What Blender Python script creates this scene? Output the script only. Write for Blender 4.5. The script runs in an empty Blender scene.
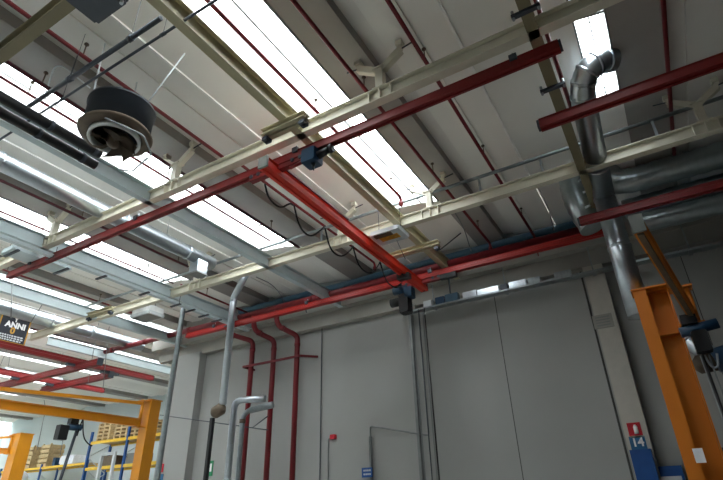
import bpy, bmesh, math, random
from mathutils import Vector, Matrix
random.seed(4)
sc = bpy.context.scene
COL = sc.collection

# ------------------------------------------------------------------ camera model
EYE = 1.6
F = 502.42
RX = Vector((0.85841, -0.26078, -0.44172)); RY = Vector((0.51244, 0.3971, 0.76139))
RY.normalize(); RX = (RX - RY * RX.dot(RY)).normalized(); RZ = RX.cross(RY)
def ray(x, y):
    v = Vector((x - 361.5, y - 240.0, F))
    return Vector((RX.dot(v), RY.dot(v), RZ.dot(v)))
EYEV = Vector((0, 0, EYE))
def H(x, y, h):          # point seen at x,y that lies h above the eye
    r = ray(x, y); return EYEV + r * (h / r.z)
def Q(x, y, Y):          # point seen at x,y in a plane parallel to the back wall
    r = ray(x, y); return EYEV + r * (Y / r.y)
def W(x, y, X):          # point seen at x,y in a plane square to the back wall
    r = ray(x, y); return EYEV + r * (X / r.x)
cam = bpy.data.cameras.new('camera'); co = bpy.data.objects.new('camera', cam); COL.objects.link(co)
m = Matrix(((RX.x, -RX.y, -RX.z, 0), (RY.x, -RY.y, -RY.z, 0), (RZ.x, -RZ.y, -RZ.z, 0), (0, 0, 0, 1)))
co.matrix_world = Matrix.Translation(EYEV) @ m
cam.sensor_width = 36; cam.lens = F / 723 * 36; cam.clip_start = .05; cam.clip_end = 300
sc.camera = co

# ------------------------------------------------------------------ materials
def lin(c):
    return tuple(((v / 255) / 12.92 if v / 255 <= .04045 else ((v / 255 + .055) / 1.055) ** 2.4) for v in c)
def mat(name, rgb, rough=.6, metal=0., var=.08, scale=6., bump=0., stretch=None):
    M = bpy.data.materials.new(name); M.use_nodes = True
    nt = M.node_tree; b = nt.nodes['Principled BSDF']
    b.inputs['Roughness'].default_value = rough; b.inputs['Metallic'].default_value = metal
    c = lin(rgb)
    tc = nt.nodes.new('ShaderNodeTexCoord'); nz = nt.nodes.new('ShaderNodeTexNoise')
    nz.inputs['Scale'].default_value = scale; nz.inputs['Detail'].default_value = 4
    mp = nt.nodes.new('ShaderNodeMapping')
    if stretch: mp.inputs['Scale'].default_value = stretch
    nt.links.new(tc.outputs['Object'], mp.inputs['Vector']); nt.links.new(mp.outputs['Vector'], nz.inputs['Vector'])
    cr = nt.nodes.new('ShaderNodeValToRGB')
    cr.color_ramp.elements[0].position = .3; cr.color_ramp.elements[1].position = .7
    cr.color_ramp.elements[0].color = tuple(v * (1 - var) for v in c) + (1,)
    cr.color_ramp.elements[1].color = tuple(min(1, v * (1 + var)) for v in c) + (1,)
    nt.links.new(nz.outputs['Fac'], cr.inputs['Fac']); nt.links.new(cr.outputs['Color'], b.inputs['Base Color'])
    if bump:
        bp = nt.nodes.new('ShaderNodeBump'); bp.inputs['Strength'].default_value = bump; bp.inputs['Distance'].default_value = .02
        nt.links.new(nz.outputs['Fac'], bp.inputs['Height']); nt.links.new(bp.outputs['Normal'], b.inputs['Normal'])
    return M
M = {
 'floor': mat('concrete_floor', (158, 158, 153), .5, var=.12, scale=1.2),
 'panel': mat('white_roof_panel', (236, 235, 229), .8, var=.04, scale=.7),
 'rib': mat('shaded_concrete_rib', (158, 155, 150), .85, var=.06, scale=1.5),  # shade on the downward roof strip put into a darker concrete colour
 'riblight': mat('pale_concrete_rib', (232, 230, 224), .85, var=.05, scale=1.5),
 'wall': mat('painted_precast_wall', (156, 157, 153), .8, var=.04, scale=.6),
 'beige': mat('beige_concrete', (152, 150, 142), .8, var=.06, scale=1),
 'dimwall': mat('low_bounce_wall', (58, 56, 52), .8, var=.05, scale=.6),  # for unseen walls, made dark so they return little light
 'farwall': mat('pale_far_wall', (190, 200, 200), .8, var=.04, scale=.5),
 'joint': mat('joint_sealant', (70, 70, 68), .9),
 'whitejoint': mat('white_joint_strip', (240, 240, 236), .6),
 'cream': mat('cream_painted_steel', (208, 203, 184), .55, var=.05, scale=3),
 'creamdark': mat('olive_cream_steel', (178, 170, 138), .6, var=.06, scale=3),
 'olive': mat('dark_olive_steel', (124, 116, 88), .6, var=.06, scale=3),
 'palesteel': mat('pale_blue_painted_steel', (184, 198, 200), .4, var=.05, scale=3),
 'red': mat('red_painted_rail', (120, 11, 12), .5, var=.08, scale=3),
 'redlit': mat('lit_red_rail', (158, 20, 12), .5, var=.08, scale=3),  # same rail red, with the stronger light on it put into the colour
 'orange': mat('orange_crane_paint', (198, 112, 10), .5, var=.06, scale=2),
 'pilaster': mat('pale_pilaster_paint', (182, 178, 168), .8, var=.04),
 'orangered': mat('orange_red_girder', (214, 44, 16), .5, var=.06, scale=3),
 'pipered': mat('red_sprinkler_pipe', (108, 8, 20), .5, var=.08, scale=4),
 'maroon': mat('dark_red_pipe', (70, 10, 22), .4, var=.08, scale=4),
 'black': mat('black_plastic', (20, 21, 23), .45),
 'cable': mat('black_rubber', (14, 14, 15), .55),
 'darksteel': mat('dark_grey_steel', (62, 68, 76), .45, .3),
 'drum': mat('dark_slate_drum', (34, 40, 46), .4, var=.1),
 'galv': mat('galvanised_sheet', (190, 198, 204), .3, .95, var=.05, scale=14),
 'galvdull': mat('dull_galvanised_pipe', (150, 158, 160), .4, .75, var=.12, scale=10),
 'greypipe': mat('grey_conduit', (128, 132, 132), .4, .4),
 'bluepipe': mat('grey_blue_pipe', (58, 92, 112), .5, .1),
 'blue': mat('blue_enamel', (20, 58, 86), .4),
 'bluebright': mat('bright_blue_panel', (16, 74, 140), .45),
 'yellow': mat('yellow_orange_paint', (206, 134, 16), .4, var=.06, scale=2),
 'yellowrack': mat('yellow_rack_beam', (224, 182, 40), .45),
 'wood': mat('pallet_wood', (196, 172, 128), .8, var=.15, scale=9),
 'white': mat('white_plastic', (222, 224, 222), .5),
 'whitewrap': mat('white_film_wrap', (226, 230, 236), .3, bump=.4, scale=9),
 'brown': mat('brown_rusty_cast', (92, 78, 62), .6, var=.2),
 'brass': mat('yellow_warning_tray', (190, 138, 30), .5, var=.3, scale=18),
 'signred': mat('sign_red', (190, 20, 40), .5), 'signwhite': mat('sign_white', (235, 235, 235), .5),
 'signblue': mat('sign_blue', (30, 96, 140), .5), 'navy': mat('navy_banner', (16, 22, 36), .6), 'gold': mat('gold_print', (190, 140, 30), .5),
 'green': mat('sign_green', (20, 130, 80), .5),
 'grey': mat('grey_sheet_metal', (132, 134, 130), .5, .2), 'lightgrey': mat('light_grey_sheet', (196, 202, 204), .5),
}
def glass_mat(name, tint, gloss):
    g = bpy.data.materials.new(name); g.use_nodes = True; nt = g.node_tree; nt.nodes.clear()
    o = nt.nodes.new('ShaderNodeOutputMaterial'); mx = nt.nodes.new('ShaderNodeMixShader')
    t = nt.nodes.new('ShaderNodeBsdfTransparent'); t.inputs['Color'].default_value = tint
    gl = nt.nodes.new('ShaderNodeBsdfGlossy'); gl.inputs['Roughness'].default_value = .15
    mx.inputs[0].default_value = gloss
    nt.links.new(t.outputs[0], mx.inputs[1]); nt.links.new(gl.outputs[0], mx.inputs[2]); nt.links.new(mx.outputs[0], o.inputs[0])
    return g
M['glass'] = glass_mat('skylight_glass', (.95, .97, 1, 1), .05)
tr = bpy.data.materials.new('translucent_sheet'); tr.use_nodes = True; nt = tr.node_tree; nt.nodes.clear()
o_ = nt.nodes.new('ShaderNodeOutputMaterial'); mx = nt.nodes.new('ShaderNodeMixShader')
t_ = nt.nodes.new('ShaderNodeBsdfTranslucent'); t_.inputs['Color'].default_value = (.5, .5, .5, 1)
d_ = nt.nodes.new('ShaderNodeBsdfDiffuse'); d_.inputs['Color'].default_value = (.75, .75, .73, 1)
mx.inputs[0].default_value = .3
nt.links.new(t_.outputs[0], mx.inputs[1]); nt.links.new(d_.outputs[0], mx.inputs[2]); nt.links.new(mx.outputs[0], o_.inputs[0])
M['translucent'] = tr
# spiral duct: fine bands round the tube, from object coordinates
def spiral_mat(name, axis, rgb, rough, pitch):
    X = mat(name, rgb, rough, .95, var=.08, scale=8); nt = X.node_tree; b = nt.nodes['Principled BSDF']
    tc = nt.nodes.new('ShaderNodeTexCoord'); w = nt.nodes.new('ShaderNodeTexWave'); w.bands_direction = axis
    w.inputs['Scale'].default_value = pitch; w.inputs['Distortion'].default_value = 0
    bp = nt.nodes.new('ShaderNodeBump'); bp.inputs['Strength'].default_value = .15; bp.inputs['Distance'].default_value = .02
    nt.links.new(tc.outputs['Object'], w.inputs['Vector']); nt.links.new(w.outputs['Fac'], bp.inputs['Height']); nt.links.new(bp.outputs['Normal'], b.inputs['Normal'])
    return X
M['spiralY'] = spiral_mat('spiral_duct_along_hall', 'Y', (176, 190, 198), .25, 2.6)
M['spiralX'] = spiral_mat('spiral_duct_along_wall', 'X', (172, 182, 184), .32, 2.2)

# ------------------------------------------------------------------ mesh helpers
def V(*a): return Vector(a)
def nb(): return bmesh.new()
def box(bm, x0, x1, y0, y1, z0, z1):
    vs = [bm.verts.new(p) for p in ((x0,y0,z0),(x1,y0,z0),(x1,y1,z0),(x0,y1,z0),(x0,y0,z1),(x1,y0,z1),(x1,y1,z1),(x0,y1,z1))]
    for f in ((3,2,1,0),(4,5,6,7),(0,1,5,4),(1,2,6,5),(2,3,7,6),(3,0,4,7)): bm.faces.new([vs[i] for i in f])
    return bm
def prism(bm, prof, p0, p1, up=None):
    """extrude a closed 2-D outline (side, up) from p0 to p1"""
    p0 = Vector(p0); p1 = Vector(p1); d = (p1 - p0).normalized(); up = Vector(up) if up else V(0,0,1)
    if abs(d.dot(up)) > .98: up = V(0,1,0)
    s = d.cross(up).normalized(); u = s.cross(d)
    A = [bm.verts.new(p0 + s*a + u*b) for a, b in prof]; B = [bm.verts.new(p1 + s*a + u*b) for a, b in prof]
    n = len(prof)
    for i in range(n): bm.faces.new((A[i], A[(i+1)%n], B[(i+1)%n], B[i]))
    bm.faces.new(A[::-1]); bm.faces.new(B)
    return bm
def bar(bm, p0, p1, w, h, up=None): return prism(bm, [(-w/2,-h/2),(w/2,-h/2),(w/2,h/2),(-w/2,h/2)], p0, p1, up)
def ibeam_prof(w, h, tf=.014, tw=.01):      # origin at the middle of the bottom flange's underside
    a, t = w/2, tw/2
    return [(-a,0),(a,0),(a,tf),(t,tf),(t,h-tf),(a,h-tf),(a,h),(-a,h),(-a,h-tf),(-t,h-tf),(-t,tf),(-a,tf)]
def tube(bm, pts, r, n=12, closed=False, cap=True, smooth_corner=0, radii=None):
    pts = [Vector(p) for p in pts]
    if smooth_corner and len(pts) > 2:
        q = [pts[0]]
        for i in range(1, len(pts)-1):
            a, b, c = pts[i-1], pts[i], pts[i+1]
            la = min(smooth_corner, (a-b).length*.48); lc = min(smooth_corner, (c-b).length*.48)
            s = b + (a-b).normalized()*la; e = b + (c-b).normalized()*lc
            for k in range(6):
                t = k/5; q.append(s*(1-t)**2 + b*2*t*(1-t) + e*t*t)
        q.append(pts[-1]); pts = q
    rings = []; prev = None
    for i, p in enumerate(pts):
        if closed: d = (pts[(i+1) % len(pts)] - pts[i-1]).normalized()
        else: d = (pts[min(i+1, len(pts)-1)] - pts[max(i-1, 0)]).normalized()
        if prev is None:
            u = V(0,0,1) if abs(d.z) < .9 else V(1,0,0)
            s = d.cross(u).normalized()
        else:
            s = (prev - d*prev.dot(d)).normalized()
        prev = s; u = s.cross(d); rr = radii[i] if radii else r
        rings.append([bm.verts.new(p + (s*math.cos(2*math.pi*k/n) + u*math.sin(2*math.pi*k/n))*rr) for k in range(n)])
    L = len(rings)
    for i in range(L if closed else L-1):
        A, B = rings[i], rings[(i+1) % L]
        for k in range(n):
            f = bm.faces.new((A[k], A[(k+1)%n], B[(k+1)%n], B[k])); f.smooth = True
    if cap and not closed: bm.faces.new(rings[0][::-1]); bm.faces.new(rings[-1])
    return bm
def lathe(bm, prof, c, n=32, sm=True):
    rings = [[bm.verts.new((c[0]+r*math.cos(2*math.pi*k/n), c[1]+r*math.sin(2*math.pi*k/n), c[2]+z)) for k in range(n)] for r, z in prof]
    for A, B in zip(rings, rings[1:]):
        for k in range(n):
            f = bm.faces.new((A[k], A[(k+1)%n], B[(k+1)%n], B[k])); f.smooth = sm
    return bm
def ring_at(bm, c, d, r, w, n=16):     # a collar round a tube
    c = Vector(c); d = Vector(d).normalized()
    return tube(bm, [c - d*w/2, c + d*w/2], r, n)
WL = {}
def obj(name, bm, m, parent=None, label=None):
    bmesh.ops.recalc_face_normals(bm, faces=bm.faces)
    me = bpy.data.meshes.new(name)
    if parent is not None:
        off = WL[parent.name]
    else:
        xs = [v.co for v in bm.verts]
        off = V((min(v.x for v in xs)+max(v.x for v in xs))/2, (min(v.y for v in xs)+max(v.y for v in xs))/2, min(v.z for v in xs))
    for v in bm.verts: v.co -= off
    bm.to_mesh(me); bm.free(); me.materials.append(M[m] if isinstance(m, str) else m)
    o = bpy.data.objects.new(name, me); COL.objects.link(o)
    if parent is not None: o.parent = parent
    else: o.location = off
    WL[o.name] = off.copy()
    if label: o['label'] = label
    return o
def tag(o, label, cat, group=None, kind=None):
    o['label'] = label; o['category'] = cat
    if group: o['group'] = group
    if kind: o['kind'] = kind
    return o
def thing(name, label, cat, loc, group=None):
    o = bpy.data.objects.new(name, None); COL.objects.link(o); o.location = loc; o.empty_display_size = .1
    WL[o.name] = Vector(loc); return tag(o, label, cat, group)
def struct(name, bm, m, parent=None):
    o = obj(name, bm, m, parent)
    if parent is None: o['kind'] = 'structure'
    return o
def mesh1(name, bm, m, label, cat, group=None): return tag(obj(name, bm, m), label, cat, group)
def Z(h): return EYE + h
def text_bm(s, size, p, ax, ay, bold=.0):
    cu = bpy.data.curves.new('t', 'FONT'); cu.body = s; cu.size = size; cu.align_x = 'CENTER'; cu.align_y = 'CENTER'; cu.offset = bold; cu.extrude = .002
    o = bpy.data.objects.new('t', cu); COL.objects.link(o)
    me = bpy.data.meshes.new_from_object(o.evaluated_get(bpy.context.evaluated_depsgraph_get()))
    bm = nb(); bm.from_mesh(me); bpy.data.objects.remove(o); bpy.data.curves.remove(cu); bpy.data.meshes.remove(me)
    ax = Vector(ax); ay = Vector(ay); az = ax.cross(ay)
    for v in bm.verts: v.co = Vector(p) + ax*v.co.x + ay*v.co.y + az*v.co.z
    return bm

# ------------------------------------------------------------------ the hall
XL, XR, YB, YW, YF = -42., 4.2, -7., 12., 20.
XC = -15.4           # where the back wall stops and the hall goes deeper
HR = 6.2             # roof underside above the eye
struct('floor', box(nb(), XL-.2, XR+.2, YB-.2, YF+.2, -.2, 0), 'floor')
struct('wall_left', box(nb(), XL-.2, XL, YB, YF, 0, Z(HR)+.6), 'farwall')
struct('wall_right', box(nb(), XR, XR+.2, YB, YW, 0, Z(HR)+.6), 'dimwall')  # unseen; set close and dark to dim the right side
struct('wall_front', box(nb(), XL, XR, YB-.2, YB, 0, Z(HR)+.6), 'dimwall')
struct('wall_far', box(nb(), XL, XC+.4, YF, YF+.2, 0, Z(HR)+.6), 'farwall')
wb = struct('wall_back', box(nb(), XC+1.8, XR, YW, YW+.25, 0, Z(HR)+.6), 'wall')
struct('wall_return', box(nb(), XC+.3, XC+1.8, YW+.1, YF, 0, Z(HR)+.6), 'wall')
# panel joints of the back wall
for (x, y) in ((321, 400), (494, 295), (247, 440), (680, 255)):
    p = Q(x, y, YW - .004); obj('panel_joint', box(nb(), p.x-.008, p.x+.008, YW-.006, YW+.002, .05, Z(4.85)), 'joint', wb)
# end pilaster by the opening
struct('trim_1', box(nb(), Q(166,440,YW-.3).x, Q(189,440,YW-.3).x, YW-.3, YW+.1, 0, Z(4.9)), 'wall')
struct('trim_2', box(nb(), Q(189,440,YW-.1).x+.03, XC+1.85, YW-.16, YW, 0, Z(4.9)), 'wall')
# lintel beam, ledge and the band above
struct('trim_3', box(nb(), XC, XR, YW-.22, YW, Z(4.85), Z(5.25)), 'beige')
struct('trim_4', box(nb(), XC-.2, XR, YW-.45, YW, Z(5.25), Z(5.62)), 'beige')
# lintel to the left of the opening

EDGES = [(.68 - 4.0*k) for k in range(0, 11)]
roof = struct('ceiling', box(nb(), XR-.0, XR+.01, YB, YW, Z(HR)+.05, Z(HR)+.1), 'panel')
def slab(name, x0, h0, x1, h1, y0, y1, m, t=.12):
    bm = nb()
    prism(bm, [(x0, h0+EYE), (x1, h1+EYE), (x1, h1+EYE+t), (x0, h0+EYE+t)], (0, y0, 0), (0, y1, 0))
    return struct(name, bm, m, roof)
for k, e in enumerate(EDGES):
    yend = YW + .25 if e > XC + .5 else YF
    ys = 9.3 if k else 7.9; y0s = YB if k else 4.5
    if e < XC+1: ys = 15.5
    # rib with shade put into its grey, step, pale strips up to the joint
    xr = e + 2.02 if k else XR
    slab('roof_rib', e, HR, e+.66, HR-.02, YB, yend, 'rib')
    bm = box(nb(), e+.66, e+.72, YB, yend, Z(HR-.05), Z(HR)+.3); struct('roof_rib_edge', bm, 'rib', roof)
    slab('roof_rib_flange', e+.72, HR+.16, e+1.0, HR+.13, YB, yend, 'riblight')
    slab('roof_panel', e+1.0, HR+.06, e+1.5, HR+.04, YB, yend, 'panel')
    slab('roof_panel', e+1.5, HR+.07, xr, HR+.0, YB, yend, 'panel')
    # joint left of the skylight
    if True:
        xj = e - 1.98
        bm = box(nb(), xj-.02, xj+.02, YB, 9.3, Z(HR)-.03, Z(HR)+.05); struct('roof_joint', bm, 'whitejoint', roof)
        xg = e - .45; xt = e - 1.22
        if k == 0:
            slab('roof_panel', xj+.015, HR, xg, HR+.1, YB, yend, 'panel')
        else:
            slab('roof_panel', xj+.015, HR, xt, HR+.18, YB, yend, 'panel')
            slab('roof_panel', xt, HR+.18, xg, HR+.1, ys, yend, 'panel')
            bm = nb(); vs = [bm.verts.new(p) for p in ((xt, YB, Z(HR)+.18), (xg, YB, Z(HR)+.1), (xg, ys, Z(HR)+.1), (xt, ys, Z(HR)+.18))]; bm.faces.new(vs)
            struct('translucent_sheet', bm, 'translucent', roof)
        slab('roof_panel', xg, HR+.1, e, HR, ys, yend, 'panel')
    if k == 0: slab('roof_panel', xg, HR+.1, e, HR, YB, y0s, 'panel')  # unseen panel shutting the near skylight end, added to dim the right side
    # the glazed strip
    win = struct('window_%d' % (k+1), box(nb(), e-.03, e+.0, y0s, ys, Z(HR)-.02, Z(HR)+.09), 'grey')
    bm = nb(); box(bm, xg, xg+.03, y0s, ys, Z(HR)+.08, Z(HR)+.17)
    if k == 0: box(bm, e-.24, e-.22, y0s, ys, Z(HR)+.04, Z(HR)+.1)
    struct('frame', bm, 'grey', win)
    if k == 0:
        bm = nb(); y = y0s + .3
        while y < ys: bar(bm, (xg, y, Z(HR)+.12), (e, y, Z(HR)+.03), .05, .06); y += 1.15
        struct('glazing_bar', bm, 'grey', win)
    bm = nb(); vs = [bm.verts.new(p) for p in ((xg, y0s, Z(HR)+.12), (e-.01, y0s, Z(HR)+.02), (e-.01, ys, Z(HR)+.02), (xg, ys, Z(HR)+.12))]; bm.faces.new(vs)
    struct('pane', bm, 'glass', win)
# ------------------------------------------------------------------ light: a bright overcast sky through the skylights
w = bpy.data.worlds.new('sky'); sc.world = w; w.use_nodes = True
bg = w.node_tree.nodes['Background']; bg.inputs[0].default_value = (.93, .98, 1.0, 1); bg.inputs[1].default_value = 9.0
for k, e in enumerate(EDGES):
    ys = (7.9 if k == 0 else 9.3) if e > XC+1 else 15.5
    w0 = .45 if k == 0 else 1.22
    L = bpy.data.lights.new('skylight_portal', 'AREA'); L.shape = 'RECTANGLE'; L.size = w0; y0s = 4.5 if k == 0 else YB; L.size_y = ys - y0s; L.cycles.is_portal = True
    o = bpy.data.objects.new('skylight_portal', L); COL.objects.link(o); o.location = (e - w0/2, (ys+y0s)/2, Z(HR)+.32)

# ------------------------------------------------------------------ support grid of cream beams
HB = 5.2; BW, BH, XH = .14, .30, .23
def ybeam(X, y0, y1, m, label, h=HB, w=BW, hh=BH):
    return mesh1('steel_beam', prism(nb(), ibeam_prof(w, hh), (X, y0, Z(h)), (X, y1, Z(h))), m, label, 'beam')
def xbeam(Y, x0, x1, m, label, h=HB, w=BW, hh=XH, stiff=()):
    t = thing('steel_beam', label, 'beam', ((x0+x1)/2, Y, Z(h)))
    obj('beam_body', prism(nb(), ibeam_prof(w, hh), (x0, Y, Z(h)), (x1, Y, Z(h))), m, t)
    for s in stiff:
        obj('stiffener_plate', box(nb(), s-.008, s+.008, Y-w/2+.005, Y+w/2-.005, Z(h)+.015, Z(h)+hh-.015), m, t)
    return t
Y1X = -.757*HB + .065
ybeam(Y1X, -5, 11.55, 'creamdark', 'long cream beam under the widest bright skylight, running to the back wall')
ybeam(-1.445*HB+.065, -5, 11.55, 'palesteel', 'pale beam running under the second skylight past the black drum fan')
ybeam(H(0,234,HB).x+.065, -5, 11.55, 'palesteel', 'pale blue beam above the cable trunking at left')
ybeam(-2.72*HB+.065, -5, 11.8, 'palesteel', 'pale beam ending on the wall corner pier at left')
ybeam(-17.6, 8.9, 17, 'palesteel', 'pale beam behind the dark hanging banner, far left')
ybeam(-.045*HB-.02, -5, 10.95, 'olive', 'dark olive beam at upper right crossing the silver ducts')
posts1 = [H(387, 92, 5.55).x, H(180, 180, 5.55).x, H(62, 236, 5.55).x]
posts2 = [H(431, 207, 5.5).x, H(703, 115, 5.5).x, H(163, 265, 5.5).x, H(352, 242, 5.5).x]
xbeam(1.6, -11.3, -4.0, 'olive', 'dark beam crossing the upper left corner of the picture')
st1 = [p + d for p in posts1 for d in (-.18, 0, .18)]
xbeam(4.88, -14.2, 3.5, 'cream', 'cream cross beam above the upper long red rail', stiff=st1)
xbeam(8.33, -17.6, 3.5, 'cream', 'cream cross beam with a grey tube running above it, nearer the back wall', stiff=[p+d for p in posts2 for d in (-.18, 0, .18)])

# forked roof brackets standing on the cross beams
def fork(X, Y, label, m='cream'):
    z0 = Z(HB)+XH; t = thing('roof_bracket', label, 'bracket', (X, Y, z0), 'forked brackets that tie the cross beams to the roof ribs')
    bm = nb(); bar(bm, (X, Y, z0), (X, Y, z0+.42), .12, .12, (0,1,0)); obj('post', bm, m, t)
    obj('foot_plate', bar(nb(), (X-.11, Y, z0+.005), (X+.11, Y, z0+.005), .16, .014), m, t); obj('head_plate', bar(nb(), (X-.1, Y, z0+.4), (X+.1, Y, z0+.4), .16, .03), m, t)
    for s in (-1, 1):
        bm = nb(); bar(bm, (X+s*.04, Y, z0+.38), (X+s*.36, Y, z0+.6), .09, .11); bar(bm, (X+s*.33, Y, z0+.58), (X+s*.39, Y, z0+.7), .07, .06); obj('arm', bm, m, t)
        bm = tube(nb(), [(X+s*.3, Y, z0+.62), (X+s*.58, Y, z0+.66)], .012, 8); obj('tie_rod', bm, 'darksteel', t)
        obj('pad', box(nb(), X+s*.36-.05, X+s*.36+.05, Y-.06, Y+.06, z0+.68, Z(HR)+.0), m, t)
for X, l in zip(posts1, ('forked cream bracket on the beam right of the brightest skylight', 'forked pale bracket on the beam right of the black drum fan', 'forked pale bracket on the beam end at far left')): fork(X, 4.88, l)
for X, l in zip(posts2, ('forked cream bracket behind the grey tube in the middle', 'dim forked bracket at the right edge of the picture', 'pale bracket above the beam by the round steel duct end', 'pale bracket behind the hanging cable loops')): fork(X, 8.33, l)

# ------------------------------------------------------------------ red crane rails
def rail_prof(w=.12, h=.17):
    a = w/2
    return [(-a,0),(-.25*a,0),(-.25*a,.015),(-a*.8,.02),(-a*.8,h*.45),(-a*.45,h*.55),(-a*.45,h*.92),(-a*.6,h),(a*.6,h),(a*.45,h*.92),(a*.45,h*.55),(a*.8,h*.45),(a*.8,.02),(a*.25,.015),(a*.25,0),(a,0),(a,h*.5),(a*.6,h*.6),(a*.6,h*.9),(a*.75,h*1.04),(-a*.75,h*1.04),(-a*.6,h*.9),(-a*.6,h*.6),(-a,h*.5)]
def rail_solid(w, h):
    a = w/2
    return [(-a,0),(-a*.3,0),(-a*.3,.02),(a*.3,.02),(a*.3,0),(a,0),(a,h*.5),(a*.62,h*.6),(a*.62,h*.86),(a*.85,h),(-a*.85,h),(-a*.62,h*.86),(-a*.62,h*.6),(-a,h*.5)]
def rail(p0, p1, label, m='red', w=.12, h=.15, caps='darksteel', name='crane_rail', clamps=(), cat='rail'):
    p0 = Vector(p0); p1 = Vector(p1); d = (p1-p0).normalized()
    t = thing(name, label, cat, (p0+p1)/2)
    obj('track', prism(nb(), rail_solid(w, h), p0, p1), m, t)
    for p, s in ((p0, -1), (p1, 1)):
        bm = prism(nb(), [(-w*.42, .01), (w*.42, .01), (w*.42, h*.9), (-w*.42, h*.9)], p, p + d*s*.03); obj('end_cap', bm, caps, t)
    for c in clamps:
        q = p0 + d*c; bm = prism(nb(), [(-w*.6, h*.75), (w*.6, h*.75), (w*.6, h+.05), (-w*.6, h+.05)], q - d*.05, q + d*.05); obj('hanger_clamp', bm, 'darksteel', t)
        obj('hanger_rod', tube(nb(), [q + V(0,0,h), V(q.x, q.y, Z(HB)+.005)], .012, 8), 'galvdull', t)
    return t
HC = 4.93
r1 = rail((H(12,280,HC).x, 5.03, Z(HC)), (H(560,48,HC).x, 5.03, Z(HC)), 'upper long red crane rail crossing the whole roof from lower left', clamps=(.9, 4.5, 8.35, 11.85), w=.115, h=.15)
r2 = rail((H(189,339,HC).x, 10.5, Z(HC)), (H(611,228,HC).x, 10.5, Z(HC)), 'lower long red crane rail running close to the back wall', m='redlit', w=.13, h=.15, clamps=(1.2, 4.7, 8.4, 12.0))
HD = 4.45
rail((H(542,132,HD).x, 1.3*HD, Z(HD)), (4.1, 1.3*HD, Z(HD)), 'red rail with a blunt end entering from the upper right edge')
rail((H(582,228,HD).x, 1.985*HD, Z(HD)), (4.1, 1.985*HD, Z(HD)), 'red rail in front of the stacked spiral ducts at right')
# bridge girder
HG = 4.72; XG = -.945*HG
g = thing('crane_bridge', 'bright orange red crane bridge girder joining the two long rails', 'crane', (XG, 7.7, Z(HG)))
obj('girder', prism(nb(), [(-.09,0),(-.03,0),(-.03,.02),(.03,.02),(.03,0),(.09,0),(.09,.09),(.055,.11),(.055,.16),(.08,.19),(-.08,.19),(-.055,.16),(-.055,.11),(-.09,.09)], (XG, 4.72, Z(HG)), (XG, 10.72, Z(HG))), 'orangered', g)
for y, n in ((4.70, 'near'), (10.72, 'far')):
    obj('end_plate', box(nb(), XG-.09, XG+.09, y-.02, y+.02, Z(HG)+.0, Z(HG)+.2), 'grey' if n == 'near' else 'red', g)
for y in (5.03, 10.5):
    c = obj('end_carriage', box(nb(), XG-.55, XG+.55, y-.05, y+.05, Z(HC)-.1, Z(HC)-.02), 'red', g)
    for s in (-.5, -.35, .35, .5):
        bm = nb(); tube(bm, [(XG+s, y-.07, Z(HC)-.03), (XG+s, y+.07, Z(HC)-.03)], .035, 12); obj('wheel', bm, 'darksteel', c)
# second short rail on the girder's right side (conductor line)
obj('conductor_line', bar(nb(), (XG+.13, 5.1, Z(HG)+.16), (XG+.13, 7.0, Z(HG)+.16), .03, .03), 'maroon', g)
# motor drive near the upper rail
md = thing('travel_drive', 'blue cube shaped drive motor on the upper red rail', 'motor', Q(313,165,5.0))
c = Q(312, 158, 5.0)
bm = box(nb(), c.x-.12, c.x+.12, c.y-.12, c.y+.12, c.z-.12, c.z+.12); bmesh.ops.bevel(bm, geom=bm.edges[:], offset=.015, segments=2); obj('housing', bm, 'blue', md)
obj('shaft_housing', tube(nb(), [c+V(.12,0,0), c+V(.32,0,.03)], .05, 12, radii=[.07,.05]), 'black', md)
obj('fan_cap', tube(nb(), [c+V(.32,0,.03), c+V(.38,0,.04)], .07, 12), 'black', md)
obj('spike', tube(nb(), [c+V(.02,0,-.12), c+V(.04,0,-.25)], .03, 8, radii=[.035,.008]), 'black', md)
obj('coupling', tube(nb(), [c+V(-.12,0,0), c+V(-.42,0,-.02)], .03, 10), 'red', md)
# festoon loops
fx = XG - .12
loops = [[(265,184),(268,198),(280,209),(290,203),(293,205)], [(294,205),(299,227),(310,238),(321,230),(325,226)],
         [(325,228),(330,250),(341,258),(351,250),(353,246)], [(353,247),(359,268),(371,275),(378,266),(380,262)], [(380,262),(386,282),(396,289),(401,283),(404,278)]]
for i, lp in enumerate(loops):
    o = mesh1('festoon_cable', tube(nb(), [W(x, y, fx) for x, y in lp], .016, 8, smooth_corner=.3), 'cable',
      ('black cable loop nearest the upper end of the red bridge', 'second black cable loop from the top of the red bridge', 'middle black cable loop under the red bridge', 'black cable loop just before the lower end of the bridge', 'last black cable loop beside the chain hoist')[i], 'cable', 'cable loops hanging along the bridge girder')
# hoist at the far end of the bridge
hp = W(411, 290, XG)
ho = thing('chain_hoist', 'black and blue chain hoist hanging at the lower end of the red bridge', 'hoist', hp)
a = W(405, 290, XG); 
bm = tube(nb(), [a+V(-.28,0,.02), a+V(.05,0,.02)], .09, 16); obj('motor', bm, 'blue', ho)
bm = box(nb(), a.x+.02, a.x+.2, a.y-.12, a.y+.1, a.z-.22, a.z+.02); bmesh.ops.bevel(bm, geom=bm.edges[:], offset=.02, segments=2); obj('gearbox', bm, 'blue', ho)
bm = box(nb(), a.x-.12, a.x+.1, a.y-.12, a.y+.12, a.z-.55, a.z-.12); bmesh.ops.bevel(bm, geom=bm.edges[:], offset=.03, segments=2); obj('hoist_body', bm, 'black', ho)
obj('motor_cap', tube(nb(), [a+V(-.36,0,-.25), a+V(-.12,0,-.25)], .1, 14), 'black', ho)
obj('trolley', box(nb(), a.x-.15, a.x+.15, a.y-.08, a.y+.08, Z(HG)-.09, Z(HG)+.03), 'black', ho)
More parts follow.
